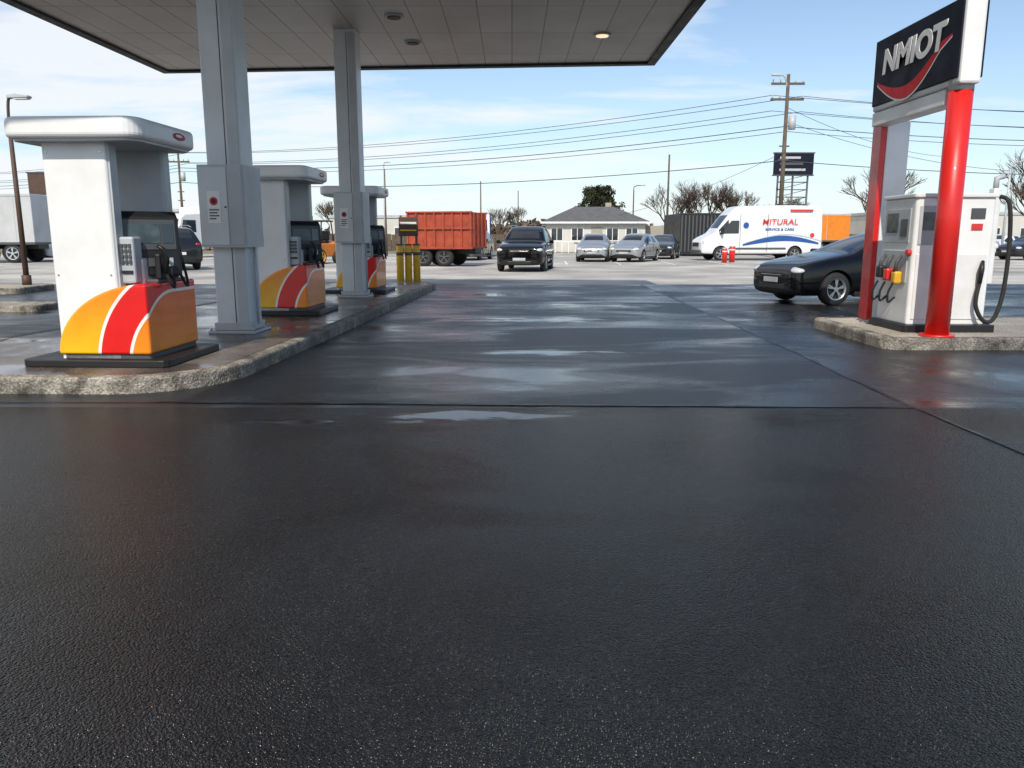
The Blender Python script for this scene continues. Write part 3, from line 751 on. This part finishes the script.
def panel_van(loc, rz):
    e = empty("delivery_van", loc, rz)
    st = [(-3.45,.75,.42,.95,1.02,.65),(-3.38,.92,.32,1.08,1.18,.75),(-3.1,1.02,.30,1.22,1.36,.80),(-2.65,1.05,.30,1.32,1.55,.85),(-2.55,1.05,.30,1.36,1.66,.86),
          (-1.85,1.05,.30,1.42,2.62,.84),(-1.45,1.05,.30,1.45,2.98,.84),(-1.35,1.05,.30,1.45,3.02,.86),(0.4,1.05,.30,1.5,3.08,.88),(2.5,1.05,.30,1.5,3.08,.88),(3.3,1.05,.32,1.5,3.05,.88),(3.48,1.03,.34,1.5,3.0,.87),(3.52,.98,.4,1.45,2.9,.85)]
    catmull_loft("body", st, M['carwhite'], e, {4}, {4}, [(-2.35,.44),(1.95,.44)], 2.1, 1.0)
    for x in (-2.35,1.95):
        for s in (-1,1): wheel(e, x, s*(1.05-0.125), 0.38, s, M['alu'])
    for s in (-1,1):
        y0, y1 = sorted((s*1.04, s*1.058))
        q0, q1 = sorted((s*.99,s*1.062))
        prism("cab_window", [(-2.35,1.5),(-1.35,1.5),(-1.35,2.2),(-1.78,2.2)], 'y', q0, q1, M['glass'], e, 0.01)
        ys = s*1.064
        sw = []
        for k in range(25):
            t = k/24; sw.append((-1.1+4.4*t, 0.95+0.28*sin(t*pi*1.1-0.3), 0.05+0.10*sin(pi*t)))
        v = [(a_,ys,b_-c_) for a_,b_,c_ in sw]+[(a_,ys,b_+c_) for a_,b_,c_ in sw]
        obj("blue_swoosh", v, [(i,i+1,26+i,25+i) for i in range(24)], M['blue'], e)
        v = [(a_+.2,ys,b_+c_+.04) for a_,b_,c_ in sw]+[(a_+.2,ys,b_+c_+.09) for a_,b_,c_ in sw]
        obj("light_swoosh", v, [(i,i+1,26+i,25+i) for i in range(24)], M['grey'], e)
        text("lettering", "MITURAL", 0.44, M['mut'], e, (1.0 , ys-0.0, 2.12), (radians(90),0,0 if s<0 else pi), 0.003, 0.1, 0.004, 1.15)
        text("lettering_small", "SERVICE & CARE", 0.2, M['blue'], e, (1.0 , ys-0.0, 1.72), (radians(90),0,0 if s<0 else pi), 0.003, 0, 0.004, 1.15)
        obj("badge", [(-0.95+0.16*cos(a), ys, 1.95+0.16*sin(a)) for a in [2*pi*k/20 for k in range(20)]], [tuple(range(20))], M['blue'], e)
        obj("badge", [(2.9+0.13*cos(a), ys, 1.4+0.13*sin(a)) for a in [2*pi*k/20 for k in range(20)]], [tuple(range(20))], M['mut'], e)
        box("door_gap", -1.28,-1.265, y0,y1-0.0, .5,2.6, M['dgrey'], e)
        box("door_gap", 0.30,0.315, y0,y1-0.0, .5,2.6, M['dgrey'], e)
        q0, q1 = sorted((s*1.04,s*1.07)); box("rub_strip", -1.9,1.4, q0,q1, .62,.72, M['dgrey'], e)
        q0, q1 = sorted((s*1.1,s*1.3)); box("mirror", -2.42,-2.28, q0,q1, 1.45,1.85, M['black'], e, .03)
        q0, q1 = sorted((s*.62,s*.95)); box("headlamp", -3.36,-3.12, q0,q1, .92,1.12, M['lens'], e, .05, seg=3)
        q0, q1 = sorted((s*.93,s*1.02)); box("red_flash", 1.6,2.9, q0,q1, 2.72,2.82, M['mut'], e)
    box("grille", -3.48,-3.36,-.5,.5,.78,1.0, M['black'], e, .02)
    box("bumper", -3.5,-3.25,-.85,.85,.36,.6, M['dgrey'], e, .05)
    return e
panel_van((13.9,46.0,0), radians(5))

def flat_box_truck(name, loc, rz, L=8.5, H=3.6, cabm=None, boxm=None):
    e = empty(name, loc, rz); cabm = cabm or M['carwhite']; boxm = boxm or M['white2']
    box("cargo_box", 0,L,-1.2,1.2,1.0,H, boxm, e, .03)
    for i in range(int(L/1.2)):
        for s in (-1,1):
            q0, q1 = sorted((s*1.2,s*1.21)); box("rib", .3+i*1.2,.33+i*1.2, q0,q1, 1.1,H-.1, M['grey'], e)
    for s in (-1,1):
        q0, q1 = sorted((s*1.2,s*1.225)); box("top_rail", 0,L, q0,q1, H-.12,H-.02, M['grey'], e)
    box("chassis", -.2,L-.2,-.5,.5,.7,.99, M['black'], e)
    box("side_rail", 0,L,-1.21,1.21,.93,1.05, M['dgrey'], e)
    prof = [(-2.1,.5),(-2.2,1.2),(-2.05,1.55),(-1.8,2.5),(-1.5,2.7),(-.15,2.8),(-.15,.5)]
    prism("cab", prof, 'y', -1.1,1.1, cabm, e, .08, 3)
    v = [(-2.075,-.95,1.6),(-2.075,.95,1.6),(-1.845,.92,2.42),(-1.845,-.92,2.42)]
    obj("windscreen", v+[(a+.05,b,c) for a,b,c in v], [(0,1,2,3),(4,5,6,7),(0,1,5,4),(1,2,6,5),(2,3,7,6),(3,0,4,7)], M['glass'], e)
    for s in (-1,1):
        q0, q1 = sorted((s*1.09,s*1.108)); prism("door_window", [(-1.85,1.6),(-.7,1.6),(-.7,2.35),(-1.65,2.35)], 'y', q0, q1, M['glass'], e)
        for x in ([-1.4]+[L-1.2,L-2.4]): wheel(e, x, s*1.02, .48, s, M['grey'], .28)
    box("bumper", -2.28,-2.1,-1.05,1.05,.45,.75, M['dgrey'], e, .03)
    return e
flat_box_truck("box_truck", (-33.9,41.5,0), radians(3), 9.6, 3.45, None, M['offwhite'])
flat_box_truck("box_truck", (-20.6,52,0), radians(62), 5.5, 3.2)
flat_box_truck("orange_truck", (22.2,62,0), radians(8), 3.4, 3.0, M['carwhite'], M['orange'])
flat_box_truck("blue_truck", (-2.6,54.0,0), radians(92), 5, 2.7, M['carwhite'], M['blue'])

def tipper(loc, rz):
    e = empty("tipper_trailer", loc, rz)
    L, Wd = 3.1, 2.3
    z0, z1 = 0.88, 2.42
    box("floor", 0,L,-Wd/2,Wd/2,z0-.08,z0, M['rust'], e)
    for s in (-1,1):
        q0, q1 = sorted((s*Wd/2,s*(Wd/2-.05))); box("side_wall", 0,L, q0,q1, z0,z1, M['rust'], e)
        for i in range(8):
            x = .02+i*(L-.12)/7
            q0, q1 = sorted((s*Wd/2,s*(Wd/2+.07))); box("rib", x,x+.08, q0,q1, z0-.06,z1, M['rust'], e, .01)
        for zz_ in (z1-.05, z0-.10, (z0+z1)/2):
            q0, q1 = sorted((s*Wd/2,s*(Wd/2+.085))); box("rail", -.02,L+.02, q0,q1,zz_,zz_+.07, M['rust'], e, .01)
        for x in (.75,1.75):
            wheel(e, x, s*.98, .42, s, M['dgrey'], .26)
        q0, q1 = sorted((s*.84,s*1.14)); box("mudguard", .25,2.25, q0,q1,.74,.79, M['black'], e)
    for x in (0, L-.05): box("end_wall", x,x+.05,-Wd/2+.051,Wd/2-.051,z0,z1-.02, M['rust'], e)
    for i in range(4):
        y = -1.0+i*.63; box("end_rib", L+.001,L+.06,y,y+.08,z0,z1-.03, M['rust'], e)
        box("end_rib", -.06,-.001,y,y+.08,z0,z1-.03, M['rust'], e)
    box("chassis", -.6,L-.1,-.35,.35,.55,.79, M['black'], e)
    box("tail_bar", L-.15,L+.0,-1.1,1.1,.45,.56, M['dgrey'], e)
    for i in range(6): box("load_board", .1,L-.1,-1.0+i*.34,-.75+i*.34,z1-.3+.02*(i%2),z1-.2+.03*(i%3), M['wood'], e)
    return e
tipper((-4.5,37.6,0), radians(-14))

def loader(loc, rz):
    e = empty("yellow_forklift", loc, rz)
    prism("chassis", [(-.9,.35),(-.9,.9),(-.5,1.0),(.5,1.0),(1.0,1.15),(1.1,.8),(1.05,.35)], 'y', -.5,.5, M['orange'], e, .05)
    for s in (-1,1):
        wheel(e, -.7, s*.52, .36, s, M['yellow'], .22); wheel(e, .7, s*.52, .3, s, M['yellow'], .2)
        for (a_,b_) in (((-.55,s*.45,1.0),(-.4,s*.42,2.05)),((.6,s*.45,1.1),(.45,s*.42,2.05))): tube("guard_post",[a_,b_],.035,M['black'],e,6)
        tube("mast_rail",[(-1.05,s*.3,.1),(-1.0,s*.3,2.3)],.05,M['black'],e,6)
        box("fork", -1.9,-1.05,s*.3-.06,s*.3+.06,.12,.17, M['dgrey'], e)
    box("overhead_guard", -.5,.55,-.5,.5,2.05,2.12, M['black'], e, .02)
    box("mast_cross", -1.07,-.98,-.3,.3,2.1,2.2, M['black'], e); box("carriage", -1.12,-1.07,-.45,.45,.3,.75, M['dgrey'], e)
    box("seat", .1,.5,-.25,.25,1.0,1.15, M['black'], e, .04); box("seat_back", .42,.55,-.25,.25,1.15,1.6, M['black'], e, .04)
    return e
loader((-9.6,40,0), radians(70))

# ---------------------------------------------------------------- bollards / small furniture
def bollard(name, loc, h, r, m1, m2=None):
    e = empty(name, loc)
    tube("post", [(0,0,0),(0,0,h-.04),(0,0,h)], [r,r,r*.75], m1, e, 16)
    tube("cap", [(0,0,h-.03),(0,0,h+.01)], r*1.05, m2 or m1, e, 16)
    tube("band", [(0,0,h*.72),(0,0,h*.80)], r*1.03, m2 or m1, e, 16)
    return e
for (x,y) in ((-3.22,23.0),(-3.0,23.15),(-2.78,23.3)):
    bollard("yellow_bollard", (x,y,0), 1.12, .105, M['yellow'], M['wood'])
nb = empty("notice_board", (-3.05,23.7,0))
for s in (-1,1): tube("post", [(s*.22,0,0),(s*.22,0,1.95)], .03, M['brown'], nb, 8)
box("board", -.28,.28,-.035,-.005,1.35,1.9, M['brown'], nb, .01)
box("board_stripe", -.24,.24,-.042,-.036,1.70,1.76, M['white2'], nb); box("board_stripe", -.24,.24,-.042,-.036,1.5,1.54, M['yellow'], nb)
bollard("red_bollard", (11.55,42.0,0), .85, .15, M['red'], M['white2'])
bollard("red_bollard", (11.0,41.4,0), .75, .13, M['red'], M['white2'])

def street_lamp(loc, h, arm, rad=.06, mat=None, rz=0):
    e = empty("street_lamp", loc, rz); mat = mat or M['brown']
    tube("pole", [(0,0,0),(0,0,h-.5)], [rad,rad*.7], mat, e, 10)
    tube("arm", smoothcurve([(0,0,h-.5),(0.02,0,h-.2),(arm*.4,0,h-.02),(arm,0,h)],5), rad*.5, mat, e, 8)
    prism("head", [(arm-.1,h+.05),(arm+.12,h+.09),(arm+.42,h+.04),(arm+.42,h-.02),(arm-.1,h-.03)], 'y', -.1,.1, M['grey'], e, .02)
    prism("lens", [(arm+.05,h-.05),(arm+.38,h-.045),(arm+.38,h-.022),(arm+.05,h-.031)], 'y', -.08,.08, M['lampglass'], e)
    tube("base", [(0,0,0),(0,0,.25)], rad*1.6, mat, e, 10)
    return e
street_lamp((-12.2,20.0,0.14), 4.5, .15, .07)
street_lamp((33.0,54,0), 6.2, .8, .09, M['grey'])
street_lamp((12.6,84,0), 6.5, .8, .09, M['wood'])
street_lamp((-11.8,75,0), 8, .2, .10, M['grey'])
street_lamp((-29.5,66,0), 8, .8, .10, M['grey'])

def billboard(loc, w_, z0, z1, mat, rz=0, lattice=False):
    e = empty("billboard", loc, rz)
    box("panel", -w_/2,w_/2,-.1,.1,z0,z1, mat, e, .02)
    box("frame_top", -w_/2-.05,w_/2+.05,-.13,.13,z1,z1+.08, M['dgrey'], e); box("frame_bottom", -w_/2-.05,w_/2+.05,-.13,.13,z0-.08,z0, M['dgrey'], e)
    for s in (-1,1): tube("leg", [(s*w_*.38,0,0),(s*w_*.38,0,z0)], .07, M['dgrey'], e, 8)
    if lattice:
        tube("leg", [(0,.0,0),(0,0,z0)], .07, M['dgrey'], e, 8)
        for i in range(5):
            z = z0-.5-i*.5; tube("brace", [(-w_*.38,0,z),(w_*.38,0,z)], .035, M['dgrey'], e, 6)
            tube("brace", [(-w_*.38,0,z),(w_*.38,0,z+.5)], .025, M['dgrey'], e, 6)
        for i in range(3): box("line_text", -w_*.36,w_*(.3-.07*i),-.108,-.101,z0+.25+i*.4,z0+.40+i*.4, M['dgrey'] if i%2 else M['grey'], e)
    return e
billboard((19.3,56,0), 2.7, 5.5, 6.9, M['sign'], 0, True)
billboard((-28.6,49.5,0), 1.6, 3.9, 5.1, M['brown'], 0)

# ---------------------------------------------------------------- utility poles and power lines
def upole(loc, h, arms=True, r=.14, lamp=False):
    e = empty("utility_pole", loc)
    tube("pole", [(0,0,0),(0,0,h)], [r,r*.6], M['wood'], e, 10)
    if arms:
        for z in (h-.6, h-1.5):
            box("cross_arm", -1.0,1.0,-.06,.06,z,z+.12, M['wood'], e)
            for x in (-.9,-.45,.45,.9): tube("insulator", [(x,0,z+.12),(x,0,z+.3)], .04, M['grey'], e, 6)
        tube("transformer", [(.35,-.1,h-3.2),(.35,-.1,h-2.4)], .22, M['grey'], e, 12)
        for z in (h-4.2,h-5.0): box("bracket", -.3,.3,-.05,.05,z,z+.08, M['dgrey'], e)
    if lamp:
        tube("lamp_arm", smoothcurve([(0,0,h-.9),(-.25,-.1,h-.2),(-.6,-.2,h-.05)],5), .04, M['grey'], e, 6)
        prism("lamp_head", [(-.5,h-.02),(-1.05,h-.0),(-1.1,h-.12),(-.5,h-.14)], 'y', -.32,-.08, M['grey'], e, .02)
    return e
upole((16.6,50,0), 10.9, True, .16, True)
upole((-31,76,0), 9.6, True, .14)
upole((-80,102,0), 9.6, True, .14)
upole((66,48,0), 10, True, .14)
upole((15.0,78,0), 9.0, False, .13)
upole((-2.7,70,0), 6.0, False, .08); upole((-8.6,55,0), 5.8, False, .07)
upole((0.5,66,0), 5.0, False, .06)
def wire(verts, faces, a, b, sag, r=.022):
    a, b = Vector(a), Vector(b); P = []
    for i in range(25):
        t = i/24; p = a.lerp(b,t); p.z -= sag*4*t*(1-t); P.append(p)
    tube_geo(P, r, 4, verts, faces, False)
v, f = [], []
for (zA, zB, zC_, dx) in ((10.5,9.3,9.9,-.9),(10.45,9.25,9.8,.9),(9.6,8.4,9.0,-.9),(9.55,8.3,8.9,.9),(8.7,7.9,8.5,0),(8.4,7.6,8.2,0.1),(6.7,6.6,6.6,0)):
    rr = .022 if dx == 0 else .016
    wire(v,f,(16.6+dx,50,zA-.8),(-31+dx,76,zB-.3),.9,rr*1.15); wire(v,f,(16.6+dx,50,zA-.8),(66,48+dx*.2,zC_),1.3,rr)
    wire(v,f,(-31+dx,76,zB-.3),(-80+dx,102,zB),1.0,rr*1.2)
wire(v,f,(16.6,50,8.2),(33,54,5.6),.5,.014); wire(v,f,(16.6,50,6.4),(9,68,3.1),.4,.014)
wire(v,f,(16.6,50,9.0),(40,75,8.5),.6,.016)
obj("power_lines", v, f, M['dgrey'])

# ---------------------------------------------------------------- house
h = empty("bungalow", (7.1,70,0), radians(-3))
hw, hd = 4.1, 3.2
box("walls", -hw,hw,-hd,hd,0,2.55, M['wall'], h)
ov = .45
v = [(-hw-ov,-hd-ov,2.5),(hw+ov,-hd-ov,2.5),(hw+ov,hd+ov,2.5),(-hw-ov,hd+ov,2.5),(-hw+2.4,0,3.85),(hw-2.4,0,3.85)]
obj("hip_roof", v, [(0,1,5,4),(1,2,5),(2,3,4,5),(3,0,4),(0,3,2,1)], M['roof'], h)
box("fascia_board", -hw-ov-.02,hw+ov+.02,-hd-ov-.04,-hd-ov-.005,2.38,2.53, M['white'], h)
for x in (-3.2,-1.5,1.4,3.0):
    box("window_frame", x-.52,x+.52,-hd-.04,-hd-.003,.95,2.05, M['white'], h); box("window_glass", x-.45,x+.45,-hd-.05,-hd-.041,1.02,1.98, M['glass'], h)
    box("mullion", x-.025,x+.025,-hd-.06,-hd-.051,1.02,1.98, M['white'], h)
box("door", -.35,.55,-hd-.05,-hd-.003,.1,2.1, M['tan'], h); box("step", -.6,.8,-hd-.7,-hd-.06,0,.15, M['kerb'], h)
box("garage_wing", hw+.003,hw+1.8,-hd+.8,hd-.5,0,2.2, M['tan'], h); box("chimney", 1.0,1.5,.2,.7,3.3,4.2, M['tan'], h)
for i in range(7): box("porch_rail", -3.9+i*.55,-3.85+i*.55,-hd-1.0,-hd-.96,0,.9, M['white'], h)
box("porch_handrail", -3.95,-.5,-hd-1.02,-hd-.94,.901,.96, M['white'], h)

def shed(name, loc, w_, d_, hh, mat, rz=0, win=5):
    e = empty(name, loc, rz)
    box("walls", -w_/2,w_/2,-d_/2,d_/2,0,hh, mat, e)
    box("parapet", -w_/2-.1,w_/2+.1,-d_/2-.1,d_/2+.1,hh+.002,hh+.3, M['grey'], e)
    for i in range(win):
        x = -w_/2+(i+.5)*w_/win
        box("window_frame", x-.8,x+.8,-d_/2-.05,-d_/2-.003,.9,min(2.3,hh-.4), M['white2'], e); box("window_glass", x-.72,x+.72,-d_/2-.06,-d_/2-.051,.98,min(2.2,hh-.5), M['glass'], e)
    return e
shed("warehouse", (-42,95,0), 30, 12, 4.0, M['tan'], 0, 9)
shed("workshop", (-13,88,0), 12, 8, 3.2, M['wall'], 0, 4)
shed("workshop", (52,92,0), 26, 10, 3.6, M['wall'], 0, 7)
sc = empty("shipping_container", (12.9,58,0))
box("shell", -1.4,1.4,-3,3,.15,2.9, M['black'], sc, .03)
for i in range(11): box("corrugation", -1.35+i*.25,-1.25+i*.25,-3.03,-3.001,.3,2.75, M['dgrey'], sc)
fn = empty("board_fence", (0,74.5,0))
v, f = [], []
for i in range(150):
    x = -20+i*.42
    if 1 < x < 13.4: continue
    hh = 1.5+.06*random.random(); b0 = len(v)
    v += [(x,0,0),(x+.39,0,0),(x+.39,0,hh),(x,0,hh),(x,.03,0),(x+.39,.03,0),(x+.39,.03,hh),(x,.03,hh)]
    f += [(b0,b0+1,b0+2,b0+3),(b0+4,b0+5,b0+6,b0+7),(b0+3,b0+2,b0+6,b0+7),(b0,b0+3,b0+7,b0+4),(b0+1,b0+2,b0+6,b0+5)]
obj("boards", v, f, M['wood'], fn)
sheet("verge_grass", [(-200,62),(1.5,62),(1.5,66),(12.5,66),(12.5,62),(200,62),(200,140),(-200,140)], 0.004, M['hay'])

# ---------------------------------------------------------------- trees
def bare_tree(loc, height, seed, spread=0.55):
    rn = random.Random(seed); v, f = [], []
    def grow(p, d, L, r, depth):
        q = p + d*L
        mid = p.lerp(q,.5)+Vector((rn.uniform(-1,1),rn.uniform(-1,1),0))*L*.06
        r = max(r, .013)
        tube_geo([p,mid,q],[r,r*.85,r*.7],5 if depth > 3 else 3,v,f,False)
        if depth == 0: return
        for k in range(3 if depth > 1 else 2+rn.randint(0,1)):
            dd = (d + Vector((rn.uniform(-1,1),rn.uniform(-1,1),rn.uniform(-.25,.7)))*spread*1.15).normalized()
            s = p.lerp(q, rn.uniform(.55,1.0))
            grow(s, dd, L*rn.uniform(.64,.84), r*.62, depth-1)
    grow(Vector((0,0,0)), Vector((rn.uniform(-.08,.08),rn.uniform(-.08,.08),1)).normalized(), height*.27, height*.022, 6)
    o = obj("bare_tree", v, f, M['bark']); o.location = loc
    return o
for i,(x,y,hh) in enumerate(((15.8,80,7.0),(18.2,84,7.8),(19.6,80,8.2),(21.4,80,8.4),(23.4,84,7.6),(27,80,6.5),(30,66,8.5),(44,68,9.0),(47,72,8.5),(41,60,7.5),(26,58,5.5),(38,85,8),(-1.5,90,6),(1.0,92,5.5),(-19,86,6),(53,75,8))):
    bare_tree((x,y,0), hh*1.12, 100+i)

def evergreen(loc, w_, z0, z1, seed):
    rn = random.Random(seed); e = empty("evergreen_tree", loc); v, f = [], []
    tube_geo([(0,0,0),(0.1,0,z0+.5),(0,0,z1*.9)],[.28,.2,.05],8,v,f)
    for k in range(14):
        a = rn.uniform(0,2*pi); z = rn.uniform(z0-.2,z1*.8)
        tube_geo([(0,0,z),(cos(a)*w_*.3,sin(a)*w_*.3,z+.5)],[.07,.02],4,v,f)
    obj("trunk", v, f, M['bark'], e)
    lv, lf = [], []
    cl = []
    for k in range(110):
        a = rn.uniform(0,2*pi); zz_ = rn.uniform(0,1); rr = w_/2*sqrt(rn.random())*(1-.5*abs(zz_-.3)/.7)
        cl.append((Vector((cos(a)*rr,sin(a)*rr,z0+(z1-z0)*zz_)), rn.uniform(.25,.6)))
    for c, cr_ in cl:
        for j in range(110):
            d = Vector((rn.gauss(0,1),rn.gauss(0,1),rn.gauss(0,.8))); d = d.normalized()*cr_*rn.uniform(.3,1.1)
            p = c+d; s = rn.uniform(.06,.14); b0 = len(lv)
            a_ = Vector((rn.uniform(-1,1),rn.uniform(-1,1),rn.uniform(-1,1))).normalized(); b_ = a_.cross(Vector((rn.uniform(-1,1),rn.uniform(-1,1),rn.uniform(-1,1)))).normalized()
            lv += [p-a_*s,p+b_*s*.7,p+a_*s,p-b_*s*.7]; lf.append((b0,b0+1,b0+2,b0+3))
    obj("foliage", lv, lf, M['leaf'], e)
evergreen((9.4,88,0), 5.0, 3.3, 6.5, 5)

def scrub(name, x0,x1,y0,y1,hmin,hmax,n,mat,seed,size=.35):
    rn = random.Random(seed); v, f = [], []
    for i in range(n):
        x = rn.uniform(x0,x1); y = rn.uniform(y0,y1)
        hh = hmin+(hmax-hmin)*(.5+.25*sin(x*.11+seed)+.25*sin(x*.37+seed*2))
        z = hh*rn.random()**.8; s = size*rn.uniform(.5,1.4)
        p = Vector((x,y,z)); a_ = Vector((rn.uniform(-1,1),rn.uniform(-1,1),rn.uniform(-.6,1))).normalized(); b_ = a_.cross(Vector((rn.uniform(-1,1),rn.uniform(-1,1),rn.uniform(-1,1)))).normalized()
        b0 = len(v); v += [p-a_*s,p+b_*s*.6,p+a_*s,p-b_*s*.6]; f.append((b0,b0+1,b0+2,b0+3))
    return obj(name, v, f, mat)
scrub("distant_trees", -170,190,150,175,2.0,5.5,20000,M['far'],3,.7)
scrub("hedge", 14,40,76,78,1.0,2.6,6000,M['far'],9,.18)
scrub("hedge", -34,0,77,79,.8,2.0,6000,M['far'],11,.18)
print("objects", len(bpy.data.objects))
